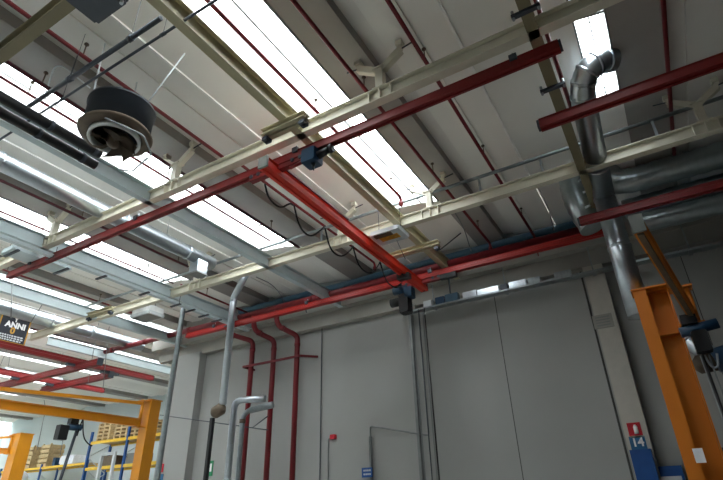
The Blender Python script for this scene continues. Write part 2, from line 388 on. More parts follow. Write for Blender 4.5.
for i, (x0, x1) in enumerate(((412, 420), (418, 425), (424, 439))):
    p = Q(x0, 305, hp.y); zz = .9
    tb = nb(); tube(tb, [(p.x, p.y, hp.z-.5), (p.x, p.y, 1.2)], (.012, .012, .016)[i], 8); obj(('chain', 'chain', 'pendant_cable')[i], tb, ('greypipe', 'darksteel', 'cable')[i], ho)
# channels crossing the beams, holding rails
def channel(x0, x1, Y, h, label, m='creamdark'):
    t = thing('cross_channel', label, 'bracket', ((x0+x1)/2, Y, Z(h)))
    obj('channel', prism(nb(), [(-.09,0),(-.02,0),(-.02,.05),(.02,.05),(.02,0),(.09,0),(.09,.012),(.03,.012),(.03,.1),(.09,.1),(.09,.11),(-.09,.11),(-.09,.1),(-.03,.1),(-.03,.012),(-.09,.012)], (x0, Y, Z(h)), (x1, Y, Z(h))), m, t)
    for x in (x0+.06, x1-.06):
        obj('bolt', tube(nb(), [(x, Y, Z(h)-.12), (x, Y, Z(h)+.14)], .022, 8), 'darksteel', t)
        obj('nut_block', box(nb(), x-.05, x+.05, Y-.06, Y+.06, Z(h)-.09, Z(h)-.03), 'darksteel', t)
channel(H(266,140,5.09).x, H(312,124,5.09).x, .885*5.09, 5.09, 'olive cross channel bolted under the beam above the blue drive motor')
channel(H(386,262,5.09).x, H(441,247,5.09).x, 1.83*5.09, 5.09, 'olive cross channel under the beam near the back wall')
for (x, y, l) in ((517, 14, 'dark clamp gripping the olive beam at the top edge'), (549, 88, 'dark clamp gripping the olive beam above the blunt red rail end')):
    c = H(x, y, HB); X0 = -.045*HB-.02
    t = thing('beam_clamp', l, 'clamp', (X0, c.y, Z(HB)-.05), 'clamps under the olive beam')
    obj('clamp_bar', box(nb(), X0-.17, X0+.17, c.y-.03, c.y+.03, Z(HB)-.045, Z(HB)-.003), 'darksteel', t)
    for q_ in (-.15, .15): obj('bolt', tube(nb(), [(X0+q_, c.y, Z(HB)-.08), (X0+q_, c.y, Z(HB)+.07)], .018, 8), 'galvdull', t)
channel(H(92,319,5.09).x, H(118,312,5.09).x, 1.55*5.09, 5.09, 'brown cross channel under the pale beam at left')

# ------------------------------------------------------------------ second crane, lower left
HL = 4.75; HM = 4.55
XA, XB_ = -3.68*HL, -4.41*HL
rail((XA, 2.5, Z(HL)), (XA, H(157,380,HL).y, Z(HL)), 'long red rail at lower left in front of the dark banner', w=.17, h=.2)
rail((XB_, 4, Z(HL)), (XB_, H(103,393,HL).y, Z(HL)), 'red rail at lower left just above the yellow crane arm', w=.17, h=.2)
for (Yb, l) in ((2.2*HM, 'red bridge at lower left, the upper one'), (2.49*HM, 'short red bridge at lower left ending above the yellow arm')):
    t = thing('crane_bridge', l, 'crane', (-19, Yb, Z(HM)))
    x0 = -26 if Yb < 10.5 else H(48, 393, HM).x
    x1 = H(107, 366, HM).x if Yb < 10.5 else H(106, 376, HM).x
    obj('girder', prism(nb(), rail_solid(.2, .22), (x0, Yb, Z(HM)-.03), (x1, Yb, Z(HM)-.03)), 'red', t)
    obj('end_plate', box(nb(), x1, x1+.05, Yb-.1, Yb+.1, Z(HM)-.03, Z(HM)+.2), 'darksteel', t)
    for X in (XA, XB_): obj('end_carriage', box(nb(), X-.07, X+.07, Yb-.35, Yb+.35, Z(HL)-.09, Z(HL)-.02), 'darksteel', t)

# ------------------------------------------------------------------ jib cranes
def jib(colx, coly, htop, half, arm_end, hz, label, m='yellow', tie=True, arm_near=None, hoist=True):
    t = thing('jib_crane', label, 'crane', (colx, coly, 0))
    a = half
    bm = nb(); box(bm, colx-a, colx+a, coly-a, coly-a+.02, 0, Z(htop)); box(bm, colx-a, colx+a, coly+a-.02, coly+a, 0, Z(htop)); box(bm, colx-a, colx-a+.25*a, coly-a+.02, coly+a-.02, 0, Z(htop)); box(bm, colx+a-.02, colx+a, coly-a+.02, coly+a-.02, 0, Z(htop))
    obj('column', bm, m, t)
    obj('cap_plate', box(nb(), colx-a-.03, colx+a+.05, coly-a-.03, coly+a+.03, Z(htop), Z(htop)+.025), m, t)
    obj('base_plate', box(nb(), colx-a-.2, colx+a+.2, coly-a-.2, coly+a+.2, 0, .03), m, t)
    d = (Vector(arm_end) - V(colx, coly, arm_end[2])); d.z = 0; L = d.length; d.normalize()
    s = V(colx, coly, Z(hz)) + d*(a+.16)
    e = s + d*(L-a-.16)
    obj('arm', prism(nb(), ibeam_prof(.15, .26, .02, .014), s, e), m, t)
    for z in (Z(hz)-.02, Z(htop)-.05):
        bm = nb(); bar(bm, V(colx, coly, z)+d*(a-.02), V(colx, coly, z)+d*(a+.3), .3, .03); obj('pivot_bracket', bm, m, t)
    bm = tube(nb(), [V(colx, coly, Z(hz)-.05)+d*(a+.17), V(colx, coly, Z(htop))+d*(a+.17)], .06, 12); obj('pivot_shaft', bm, m, t)
    if tie:
        bm = nb(); bar(bm, V(colx, coly, Z(htop)-.12)+d*(a+.2), e + V(0,0,.5), .08, .1); obj('tie_bar', bm, m, t)
        bm = nb(); bar(bm, e+V(0,0,.2), e+V(0,0,.55), .08, .06); obj('tie_post', bm, m, t)
    return t, s, e, d
# left jib
cl = Q(143, 410, 12.2)
jl, s, e, d = jib(Q(141,440,12.0).x, 12.2, 12.2*.298, .21, W(-30, 393, -16.15), 12.0*.228, 'yellow jib crane left of the wall corner with a long arm', tie=True)
# hoist hanging from left jib
q = W(70, 432, -16.1)
q = q + V(0,0,.15); th = thing('chain_hoist', 'small dark blue hoist hanging from the left yellow crane arm', 'hoist', q)
obj('motor', tube(nb(), [q+V(-.05,-.1,0), q+V(.05,.3,0)], .1, 14), 'blue', th)
bm = box(nb(), q.x-.12, q.x+.12, q.y-.4, q.y-.12, q.z-.4, q.z+.02); bmesh.ops.bevel(bm, geom=bm.edges[:], offset=.02); obj('chain_box', bm, 'black', th)
obj('trolley', box(nb(), q.x-.1, q.x+.1, q.y-.1, q.y+.15, q.z+.08, Z(12.0*.228)), 'black', th)
obj('lift_tube', tube(nb(), [q+V(0,.2,-.1), V(q.x, q.y-.1, 1.3)], .045, 10), 'darksteel', th)
lps = [[(82,427),(86,434),(94,428)], [(94,428),(96,450),(88,462)]]
for i, l in enumerate([[(77,436),(80,426),(83,419)], [(83,420),(83,437),(88,444),(92,446)]]):
    mesh1('power_cable', tube(nb(), [W(x, y, -16.0) for x, y in l], .02, 8, smooth_corner=.3), 'cable', ('short black cable beside the small blue hoist', 'long drooping black cable beside the small blue hoist')[i], 'cable')
# jib at the left edge
xj = Q(14, 470, 14.6).x
j3, s3, e3, d3 = jib(xj, 14.6, 14.6*.262, .32, (xj-3, 11.8, 5), 14.6*.20, 'yellow jib crane column at the left edge of the picture', tie=True)
# right jib
jcx, jcy, jh = .2, 9.05, 8.8*.345
jr = thing('jib_crane', 'big orange yellow jib crane column at lower right', 'crane', (jcx, jcy, 0))
a = .25
bm = nb(); box(bm, jcx-a, jcx-a+.19, jcy-a, jcy+a, 0, Z(jh)); box(bm, jcx-a+.19, jcx+a-.02, jcy-.01, jcy+.01, 0, Z(jh)); box(bm, jcx+a-.02, jcx+a, jcy-a*.6, jcy+a, 0, Z(jh)); obj('column', bm, 'orange', jr)
for z in (Z(jh)-.02, Z(2.3)): obj('gusset', box(nb(), jcx-a+.19, jcx+a-.02, jcy-a*.6, jcy-.01, z-.012, z+.012), 'orange', jr)
obj('cap_plate', box(nb(), jcx-a-.02, jcx+a+.12, jcy-a-.02, jcy+a+.02, Z(jh), Z(jh)+.025), 'orange', jr)
obj('base_plate', box(nb(), jcx-a-.2, jcx+a+.2, jcy-a-.2, jcy+a+.2, 0, .03), 'orange', jr)
ja = 2.42; s = V(.66, 8.95, Z(ja)); e = V(H(640,233,ja).x, H(640,233,ja).y, Z(ja)); d = (e-s).normalized()
obj('arm', prism(nb(), ibeam_prof(.11, .2, .02, .014), s - d*.0, e), 'orange', jr)
obj('arm_shade_strip', bar(nb(), s + V(0,0,-.015), e + V(0,0,-.015), .06, .03), 'brown', jr)  # brown strip that paints in the shade under the arm
for z in (Z(ja)-.03, Z(jh)-.05): obj('pivot_bracket', box(nb(), jcx+a, .78, 8.85, 9.1, z-.015, z+.015), 'orange', jr)
obj('pivot_shaft', tube(nb(), [(.7, 8.98, Z(ja)-.05), (.7, 8.98, Z(jh))], .04, 12), 'orange', jr)
obj('end_stop', box(nb(), e.x-.065, e.x+.065, e.y-.04, e.y-.01, e.z, e.z+.2), 'grey', jr)
q = s + d*.35 + V(-.06,0,-.08)
th = thing('chain_hoist', 'dark blue hoist beside the big orange crane column', 'hoist', q)
obj('trolley', box(nb(), q.x-.1, q.x+.1, q.y-.12, q.y+.12, q.z-.05, q.z+.09), 'black', th)
bm = tube(nb(), [q+V(-.15,0,-.14), q+V(.34,0,-.08)], .075, 14); obj('motor', bm, 'blue', th)
bm = box(nb(), q.x-.03, q.x+.17, q.y-.1, q.y+.1, q.z-.46, q.z-.16); bmesh.ops.bevel(bm, geom=bm.edges[:], offset=.03); obj('hoist_body', bm, 'black', th)
for dx in (.0, .1): obj('chain', tube(nb(), [q+V(dx,0,-.5), V(q.x+dx+.02, q.y, 1.2)], .011, 8), 'greypipe', th)
obj('hook_loop', tube(nb(), [q+V(.05,0,-.5), q+V(.08,0,-.68), q+V(.16,0,-.7), q+V(.2,0,-.5)], .015, 8, smooth_corner=.08), 'galvdull', th)
obj('pendant_cable', tube(nb(), [q+V(.02,-.05,-.5), V(q.x+.04, q.y-.05, 1.2)], .022, 8), 'cable', th)
pt = Q(699, 455, 8.7); obj('paper_tag', box(nb(), pt.x-.06, pt.x+.06, pt.y-.06, pt.y-.05, pt.z-.1, pt.z+.08), 'signwhite', th)

# ------------------------------------------------------------------ sprinkler pipes along the hall
HP = 5.86
def ypipe(p0, p1, label, m='pipered', r=.032, h=HP, back=None, drop=False, heads=True, spring=None, group=None):
    a = H(*p0, h); b = H(*p1, h); X = (a.x + b.x)/2; y0 = a.y if back is None else back; y1 = b.y if X < XC else min(b.y, 11.7)
    t = thing('sprinkler_pipe', label, 'pipe', (X, (y0+y1)/2, Z(h)), group)
    pts = [(X, y0, Z(h)), (X, y1, Z(h))]
    if drop: pts.append((X, y1+.02, Z(5.3) if y1 > 10.8 else Z(h)-.22))
    obj('pipe', tube(nb(), pts, r, 12, smooth_corner=.08), m, t)
    if heads:
        y = (spring or y0 + 1.0)
        while y < y1 - .2:
            if y > .8:
                obj('sprinkler_head', tube(nb(), [(X, y, Z(h)), (X, y, Z(h)+.22), (X, y, Z(h)+.23), (X, y, Z(h)+.25)], .01, 8, radii=[.01,.01,.035,.03]), 'brown', t)
            y += 2.7
    if drop:
        obj('elbow_collar', tube(nb(), [(X, y1, Z(h)-.2), (X, y1, Z(h)-.12)], r*1.5, 12), m, t)
    return t
ypipe((5,0), (223,157), 'red pipe passing right behind the black drum fan', back=-4)
ypipe((206,0), (401,197), 'red pipe running under the middle of the brightest skylight', back=-4, drop=True)
ypipe((292,0), (490,243), 'dark red pipe on the shaded rib just right of the brightest skylight', back=-4, drop=True)
ypipe((388,0), (534,236), 'red pipe passing right of the central forked bracket', back=-4, drop=True)
ypipe((536,0), (573,114), 'red pipe left of the silver duct elbow', back=-4, drop=False)
ypipe((665,0), (673,155), 'red pipe on the dark roof panel at far right', back=-4)
ypipe((0,63), (306,249), 'black pipe along the edge of the second skylight', 'maroon', back=-4)
ypipe((0,80), (272,240), 'thin bright red pipe under the second skylight', 'pipered', .024, back=-4, heads=True)
ypipe((225,157+1), (378,262), 'red pipe seen behind the red bridge and cable loops', 'pipered', .03, drop=True) 
ypipe((0,179), (187,267), 'dark red pipe just below the upper round steel duct', 'maroon', back=-4)
ypipe((0,206), (168,285), 'thin red pipe under the third skylight', 'pipered', .022, back=-4)
ypipe((0,211), (150,288), 'black pipe beside the thin red one under the third skylight', 'maroon', .028, back=-4)
ypipe((186,283), (262,322), 'red pipe bending down to the risers at left of the wall', 'pipered', .03, drop=True)
ypipe((27,277), (137,315), 'thin red pipe above the left skylight with a bracket', 'pipered', .026, back=2)
ypipe((32,328), (110,350), 'dark red pipe behind the lower round duct', 'maroon', .028, heads=False)
# thick red water main above the lower rail
mp_ = thing('water_main', 'thick dark red water main high along the back wall at left', 'pipe', (-9, 10.95, Z(5.4)))
x0 = H(106, 352, 5.42).x
obj('pipe', tube(nb(), [(x0, 10.98, Z(5.42)), (-.6, 10.98, Z(5.42))], .085, 16), 'pipered', mp_)
for x in (x0+.4, x0+2.2, x0+4.4, -8, -4): obj('coupling', tube(nb(), [(x-.08, 10.98, Z(5.42)), (x+.08, 10.98, Z(5.42))], .1, 16), 'pipered', mp_)
# risers with knees on the back wall
for (x, y0, yb, l) in ((252, 346, 480, 'left of three red riser pipes on the back wall'), (275, 345, 480, 'middle of three red riser pipes on the back wall'), (300, 340, 480, 'right of three red riser pipes on the back wall')):
    YR = 11.62
    pb = Q(x-6, 430, YR); X = pb.x; t = thing('riser_pipe', l, 'pipe', (X, YR, 0), 'red riser pipes on the back wall')
    off = {252: 34, 275: 20, 300: 20}[x]
    top = Q(x, y0, YR).z
    kx = X - (.6 if x == 252 else .36); top += .15
    obj('pipe', tube(nb(), [(X, YR, 0), (X, YR, top), (kx, 11.2, top+.22), (kx, 11.05, top+.36), (kx, 11.0, Z(5.4))], .078, 16, smooth_corner=.16), 'pipered', t)
    obj('collar', tube(nb(), [(X, YR, top-.32), (X, YR, top-.22)], .088, 16), 'pipered', t)
    obj('collar', tube(nb(), [(kx+.12, 11.28, top+.17), (kx+.02, 11.2, top+.21)], .088, 16), 'pipered', t)
p0 = Q(243,367,11.5); p1 = Q(300,353,11.5)
bm = nb(); bar(bm, (p0.x, 11.5, p0.z), (p1.x, 11.5, p0.z), .05, .06); bar(bm, (p1.x, 11.5, p0.z), (Q(317,350,11.9).x, 11.95, p0.z+.02), .05, .06); bar(bm, (p0.x+.02, 11.5, p0.z), (p0.x+.02, 12.0, p0.z), .05, .06)
mesh1('pipe_support', bm, 'pipered', 'horizontal dark red bracket bar holding the three risers', 'bracket')

# ------------------------------------------------------------------ pipes along the wall
bp = mesh1('insulated_pipe', tube(nb(), [(-11.6, 11.72, Z(5.98)), (4.1, 11.72, Z(5.98))], .09, 18), 'bluepipe', 'grey blue pipe lying along the ledge of the back wall', 'pipe')
# grey tube above the second cross beam
gt = thing('air_line', 'slim grey tube carried above the second cream cross beam', 'pipe', (-4, 8.5, Z(5.9)))
ht = 5.8; yt = 8.33
obj('tube', tube(nb(), [(-15, yt, Z(ht)), (4.1, yt, Z(ht))], .035, 12), 'galvdull', gt)
for x in (-9.6, -5.9, -2.1, -.9, 1.0): obj('support_clip', box(nb(), x-.02, x+.02, yt-.02, yt+.02, Z(HB)+XH+.02, Z(ht)-.03), 'galvdull', gt); 
for x in (-9.6, -5.9, -2.1, -.9, 1.0): obj('foot', box(nb(), x-.05, x+.05, yt-.05, yt+.05, Z(HB)+XH, Z(HB)+XH+.02), 'galvdull', gt)
# upper left dark tubes
for (a, b, r, l, mm) in (((30,107),(160,17),.032,'dark tube crossing above the black drum fan, the thicker one','darksteel'), ((0,140),(218,-2),.018,'thin dark tube crossing above the black drum fan','darksteel')):
    pa = H(*a, 5.3); pb_ = H(*b, 5.3); yy = (pa.y+pb_.y)/2
    t = thing('air_line', l, 'pipe', ((pa.x+pb_.x)/2, yy, Z(5.3)))
    obj('tube', tube(nb(), [(pa.x-(0 if r > .02 else 1), yy, Z(5.3)), (pb_.x if r > .02 else pb_.x+1, yy, Z(5.3))], r, 10), mm, t)
    for f in (.35, .8): 
        x = pa.x + (pb_.x-pa.x)*f; obj('coupling', tube(nb(), [(x-.04, yy, Z(5.3)), (x+.04, yy, Z(5.3))], r*1.35, 10), mm, t)
        obj('hanger_wire', tube(nb(), [(x, yy, Z(5.3)), (x, yy, Z(HR))], .004, 6), mm, t)
# twin black pipes
for (a, b, l) in (((0,97),(92,149),'upper of two thick black pipes left of the fan'), ((0,113),(88,160),'lower of two thick black pipes left of the fan')):
    pa = H(*a, 5.05); pb_ = H(*b, 5.05); X = (pa.x+pb_.x)/2
    t = thing('black_pipe', l, 'pipe', (X, 2, Z(5.05)), None)
    obj('pipe', tube(nb(), [(X, -4, Z(5.05)), (X, pb_.y+.15, Z(5.05))], .075, 14), 'black', t)
    for y in (1.2, 3.2): obj('hanger_rod', tube(nb(), [(X, y, Z(5.05)), (X, y, Z(HR))], .006, 6), 'darksteel', t)
    for y in (2.6, 3.3): obj('band', tube(nb(), [(X, y-.03, Z(5.05)), (X, y+.03, Z(5.05))], .083, 14), 'darksteel', t)

# ------------------------------------------------------------------ round ducts along the hall
rd = .17; hd = 5.55
a = H(0, 160, hd); b = H(208, 263, hd); X = (a.x+b.x)/2
t = thing('ventilation_duct', 'upper round shiny steel duct at left, ending in a square outlet', 'duct', (X, 4, Z(hd)))
obj('duct_tube', tube(nb(), [(X, -4, Z(hd)), (X, b.y+.1, Z(hd))], rd, 28), 'galv', t)
for y in (2.9, 5.4, b.y-.7): obj('duct_collar', tube(nb(), [(X, y-.03, Z(hd)), (X, y+.03, Z(hd))], rd+.012, 28), 'galv', t)
obj('outlet_box', box(nb(), X-.14, X+.14, b.y-.45, b.y-.15, Z(hd)-.42, Z(hd)-.1), 'galv', t)
obj('outlet_grille', box(nb(), X-.16, X+.16, b.y-.47, b.y-.13, Z(hd)-.45, Z(hd)-.42), 'grey', t)
for y in (2.2, 6.5): obj('hanger_wire', tube(nb(), [(X, y, Z(hd)+rd), (X, y, Z(HR))], .006, 6), 'greypipe', t)
a = H(0, 307, 5.6); b = H(142, 346, 5.6); X = (a.x+b.x)/2
t = thing('ventilation_duct', 'lower round shiny steel duct at left, behind the dark banner', 'duct', (X, 6, Z(5.6)))
obj('duct_tube', tube(nb(), [(X, 0, Z(5.6)), (X, b.y, Z(5.6))], .2, 28), 'galv', t)
for y in (8.2, 9.6): obj('duct_collar', tube(nb(), [(X, y-.03, Z(5.6)), (X, y+.03, Z(5.6))], .212, 28), 'galv', t)

# cable trunking hanging under the third beam
t = thing('cable_trunking', 'long grey cable trunking with dark clamps below the pale blue beam', 'trunking', (-11.4, 5, Z(5.2)))
ht2 = 4.98; a = H(0, 238, ht2); Xt = a.x; ye = H(235, 333, ht2).y
obj('trunk', box(nb(), Xt-.06, Xt+.06, -3, 11.2, Z(ht2), Z(ht2)+.07), 'palesteel', t)
for y in (5.0, 6.2, 7.4, 8.4, 8.9, 9.4, 9.9, 10.4): obj('clamp', box(nb(), Xt-.22, Xt+.16, y-.03, y+.03, Z(ht2)-.03, Z(ht2)-.003), 'darksteel', t)
for y in (5.0, 8.4, 10.4): obj('hanger_rod', tube(nb(), [(Xt+.1, y, Z(ht2)-.03), (Xt+.1, y, Z(HB)+.004)], .008, 6), 'darksteel', t)

# vertical grey pole from the trunking
pA = Q(170, 303, 9.0)
yp = 9.2; X = Q(160, 460, yp).x; zt = Q(170, 305, yp).z
mesh1('cable_conduit', tube(nb(), [(X, yp, 0), (X, yp, zt-.1), (X+.12, yp+.1, zt+.12)], .07, 14, smooth_corner=.15), 'galvdull', 'tall grey vertical duct dropping from the trunking past the wall corner', 'pipe')
# galvanised down pipe with an angled head
yp = 9.6; X = Q(223, 400, yp).x; z1 = Q(228, 300, yp).z; pt_ = H(247, 272, 5.9)
t = thing('flue_pipe', 'galvanised flue pipe bending up right toward the cross beam', 'pipe', (X, yp, 0))
obj('pipe', tube(nb(), [(X, yp, Q(222,405,yp).z), (X, yp, z1), (pt_.x, pt_.y, pt_.z)], .095, 16, smooth_corner=.1), 'galv', t)
obj('collar', tube(nb(), [(X, yp, z1-.12), (X, yp, z1-.05)], .105, 16), 'galv', t)
bq = Q(218, 411, yp); obj('valve_body', tube(nb(), [bq+V(-.18,0,-.05), bq+V(-.1,0,-.03), bq+V(.12,0,.05), bq+V(.2,0,.06)], .13, 16, radii=[.08,.15,.15,.07]), 'brown', t)
pb_ = Q(213, 414, yp); mesh1('support_post', bar(nb(), (pb_.x, yp, 0), (pb_.x, yp, pb_.z-.1), .09, .09, (0,1,0)), 'black', 'black steel post under the brown valve of the flue', 'post')
# U shaped silver pipes
yp = 9.9
P_ = [Q(229,480,yp), Q(234,402,yp), Q(262,406,yp+.6)]
x0 = Q(231, 440, yp).x; zt = Q(236, 400, yp).z
t = thing('elbow_pipe', 'bright silver pipe with a hooped top in front of the risers', 'pipe', (x0, yp, 0))
pe = Q(265, 403, yp+.25)
obj('pipe', tube(nb(), [(x0, yp, 0), (x0, yp, zt), (pe.x, yp+.25, zt-.02)], .085, 16, smooth_corner=.22), 'galv', t)
for z in (1.9, 2.3): obj('collar', tube(nb(), [(x0, yp, z), (x0, yp, z+.06)], .095, 16), 'galvdull', t)
x1 = Q(240, 450, yp+.3).x; z1 = Q(245, 411, yp+.3).z
t = thing('elbow_pipe', 'shorter silver pipe right of the hooped one', 'pipe', (x1, yp+.3, 0))
obj('pipe', tube(nb(), [(x1, yp+.3, 0), (x1, yp+.3, z1-.12), (x1+.15, yp+.35, z1+.02), (pe.x+.02, yp+.5, zt-.14)], .065, 14, smooth_corner=.12), 'galvdull', t)
obj('collar', tube(nb(), [(x1, yp+.3, z1-.3), (x1, yp+.3, z1-.2)], .08, 14), 'brown', t)
obj('insulation_sleeve', tube(nb(), [(x1+.2, yp+.36, z1+.02), (pe.x+.05, yp+.5, zt-.14)], .085, 14), 'galvdull', t)
# tension wires near the pipes
a = Q(160, 415, 11.2); b = Q(268, 430, 11.2)
mesh1('stay_wire', tube(nb(), [a, b], .015, 6), 'darksteel', 'thin dark stay wire crossing the wall corner to the risers', 'wire')
mesh1('stay_wire', tube(nb(), [Q(252,428,11.3), Q(268,416,11.3)], .015, 6), 'darksteel', 'short diagonal stay rod between two red risers', 'wire')

# conduits on the back wall
def wallpipe(pts, r, m, label, Y=11.95, sm=.06): return mesh1('wall_conduit', tube(nb(), [Q(x, y, Y) for x, y in pts], r, 8, smooth_corner=sm), m, label, 'conduit')
X = Q(321, 400, 11.93).x
mesh1('wall_conduit', tube(nb(), [(X, 11.93, .1), (X, 11.93, Q(321,325,11.93).z), (X-.25, 11.93, Q(313,314,11.9).z), (X-.3, 11.75, Z(5.25)), (X-.3, 11.5, Z(5.3)), (X-.3, 11.48, Z(5.6))], .015, 8, smooth_corner=.1), 'darksteel', 'dark cable climbing the wall joint right of the risers', 'conduit')
for (xp, yb, l, r) in ((415, 480, 'pale conduit strip climbing the back wall below the hoist', .035), (429, 480, 'slim conduit next to the pendant cable on the back wall', .014)):
    X = Q(xp+1, 400, 11.93).x
    mesh1('wall_conduit', box(nb(), X-r, X+r, 11.9, 12.0, .1, Z(4.7)) if r > .02 else tube(nb(), [(X, 11.95, .1), (X, 11.95, Z(4.7))], r, 8), 'greypipe', l, 'conduit')
X = Q(426, 400, 11.9).x; pk = Q(425, 436, 11.9); pl = Q(370, 426, 11.9); pm = Q(368, 470, 11.9)
mesh1('wall_conduit', tube(nb(), [(X, 11.9, Z(4.7)), (X, 11.9, pk.z), (pl.x, 11.9, pl.z), (pl.x, 11.9, pm.z)], .018, 8, smooth_corner=.08), 'greypipe', 'thin conduit dropping and running left to the blue wall sign', 'conduit')
mesh1('wall_conduit', tube(nb(), [(pl.x-.02, 11.93, Q(367,437,11.93).z), (pl.x-.02, 11.93, 1.0)], .045, 10), 'greypipe', 'thick grey sleeve behind the blue wall sign', 'conduit')
c = Q(367, 472, 11.85)
t = thing('wall_sign', 'small blue sign with pale lettering on the back wall', 'sign', c)
obj('plate', box(nb(), c.x-.15, c.x+.15, 11.85, 11.88, c.z-.12, c.z+.1), 'bluebright', t)
for i, z in enumerate((.035, -.05)):
    bm = nb()
    for k in range(4): box(bm, c.x-.1+k*.055, c.x-.06+k*.055, 11.845, 11.85, c.z+z-.02, c.z+z+.02)
    obj('lettering', bm, 'lightgrey', t)
# fire call point
X = Q(328, 460, 11.95).x; c = Q(333, 437, 11.93)
t = thing('fire_call_point', 'small red call point on a bent grey conduit', 'alarm', (c.x, 11.95, c.z))
obj('button_box', box(nb(), c.x-.07, c.x+.07, 11.88, 11.998, c.z-.05, c.z+.06), 'signred', t)
obj('conduit', tube(nb(), [(X, 11.96, .2), (X, 11.96, c.z-.02), (c.x-.06, 11.96, c.z)], .014, 8, smooth_corner=.06), 'greypipe', t)
# tray of boxes under the lintel
ztr = Z(.398*11.6); t = thing('cable_tray', 'long metal cable tray below the lintel of the back wall', 'tray', (-2.5, 11.6, ztr))
xa = Q(402, 315, 11.6).x; xb = 4.1
obj('tray', box(nb(), xa, xb, 11.5, 11.72, ztr-.02, ztr+.02), 'galvdull', t)
for x in (-4.6, -2.7, -.7, 1.2, 3.1): obj('hanger_rod', tube(nb(), [(x, 11.6, ztr), (x, 11.6, Z(5.25))], .014, 8), 'galvdull', t); obj('clamp', box(nb(), x-.04, x+.04, 11.46, 11.76, ztr-.04, ztr-.02), 'galvdull', t)
def traybox(px0, px1, m, label, hh=.15):
    a = Q(px0, 300, 11.6).x; b = Q(px1, 300, 11.6).x
    bm = box(nb(), a, b, 11.53, 11.69, ztr+.02, ztr+.05+hh); bmesh.ops.bevel(bm, geom=bm.edges[:], offset=.015); mesh1('tray_unit', bm, m, label, 'box', 'units lying on the cable tray')
traybox(403, 413, 'white', 'white lumpy unit at the left end of the cable tray', .17)
traybox(424, 432, 'lightgrey', 'pale unit right of the chain hoist on the cable tray', .14)
traybox(436, 445, 'blue', 'dark blue unit on the cable tray', .17)
traybox(446, 459, 'bluepipe', 'larger teal unit on the cable tray', .19)
traybox(464, 478, 'galv', 'silver unit on the cable tray right of the teal one', .14)
traybox(479, 501, 'galv', 'long silver box on the middle of the cable tray', .12)
traybox(503, 510, 'darksteel', 'dark unit between silver boxes on the cable tray', .13)
traybox(512, 530, 'galv', 'silver box on the cable tray right of the dark unit', .13)
traybox(532, 545, 'galvdull', 'dull silver box farther right on the cable tray', .12)
traybox(560, 578, 'galvdull', 'dull box on the cable tray left of the pilaster', .12)
# blackish roller assembly hanging below rail
c = Q(449, 281, 10.5)
t = thing('rail_trolley', 'small black trolley with a stem under the lower red rail', 'trolley', c)
obj('roller_block', box(nb(), c.x-.2, c.x+.2, 10.44, 10.56, Z(HC)-.12, Z(HC)-.0), 'black', t)
obj('stem', tube(nb(), [(c.x, 10.5, Z(HC)-.1), (c.x, 10.5, Z(HC)-.5)], .02, 8), 'darksteel', t)

# ------------------------------------------------------------------ pilaster with signs
Yp = 11.75
xa, xb = Q(608, 370, Yp).x, Q(631, 370, Yp).x
pil = struct('trim_6', box(nb(), xa, xb, Yp, YW, 0, Z(4.85)), 'pilaster')
struct('trim_7', box(nb(), xa-.09, xa-.05, YW-.02, YW, 0, Z(4.85)), 'joint')
c = Q(603, 321, Yp-.02)
t = thing('vent_grille', 'square ventilation plate on the pale pilaster', 'grille', c)
obj('plate', box(nb(), c.x-.2, c.x+.2, Yp-.02, Yp, c.z-.15, c.z+.15), 'beige', t)
bm = nb()
for k in range(4): box(bm, c.x-.14, c.x+.14, Yp-.028, Yp-.02, c.z-.1+k*.06, c.z-.08+k*.06)
obj('slats', bm, 'grey', t)
c = Q(634.5, 429, Yp-.02)
t = thing('fire_sign', 'small red and white fire extinguisher sign above the number plate', 'sign', c)
obj('plate', box(nb(), c.x-.12, c.x+.12, Yp-.012, Yp, c.z-.12, c.z+.12), 'signred', t)
bm = tube(nb(), [(c.x+.02, Yp-.018, c.z-.09), (c.x+.02, Yp-.018, c.z+.04), (c.x+.02, Yp-.018, c.z+.08)], .03, 10, radii=[.04,.04,.015]); obj('extinguisher_symbol', bm, 'signwhite', t)
obj('caption_strip', box(nb(), c.x-.12, c.x+.12, Yp-.012, Yp, c.z-.155, c.z-.135), 'signwhite', t)
c = Q(638, 443, Yp-.02)
t = thing('number_sign', 'blue plate with white number 14 on the pilaster', 'sign', c)
obj('plate', box(nb(), c.x-.14, c.x+.14, Yp-.012, Yp, c.z-.14, c.z+.12), 'signblue', t)
obj('number', text_bm('14', .22, (c.x, Yp-.016, c.z+.01), (1,0,0), (0,0,1), .006), 'signwhite', t)
xg0, xg1 = Q(633, 465, 11.6).x, Q(655, 465, 11.6).x
mesh1('column_guard', box(nb(), xg0, xg1, 11.6, 12.0, 0, Q(645,449,11.6).z), 'bluebright', 'bright blue guard round the foot of the pilaster', 'guard')
xg2 = Q(684, 475, 11.85).x
t = thing('wall_cabinet', 'dark blue cabinet with a pale label right of the blue guard', 'cabinet', (xg1+.3, 11.85, 1))
zc = Q(668, 466, 11.8).z
obj('body', box(nb(), xg1+.02, xg2, 11.8, 12.0, .3, zc), 'bluebright', t)
cc = Q(672, 478, 11.8); obj('label_plate', box(nb(), cc.x-.2, cc.x+.16, 11.79, 11.8, cc.z-.2, cc.z+.03), 'lightgrey', t)
c0 = Q(714, 448, 11.5); mesh1('machine_box', box(nb(), c0.x, c0.x+.8, 11.5, 11.9, 0, c0.z), 'darksteel', 'dark machine housing at the lower right edge', 'machine')
c = Q(645, 150, 9) 

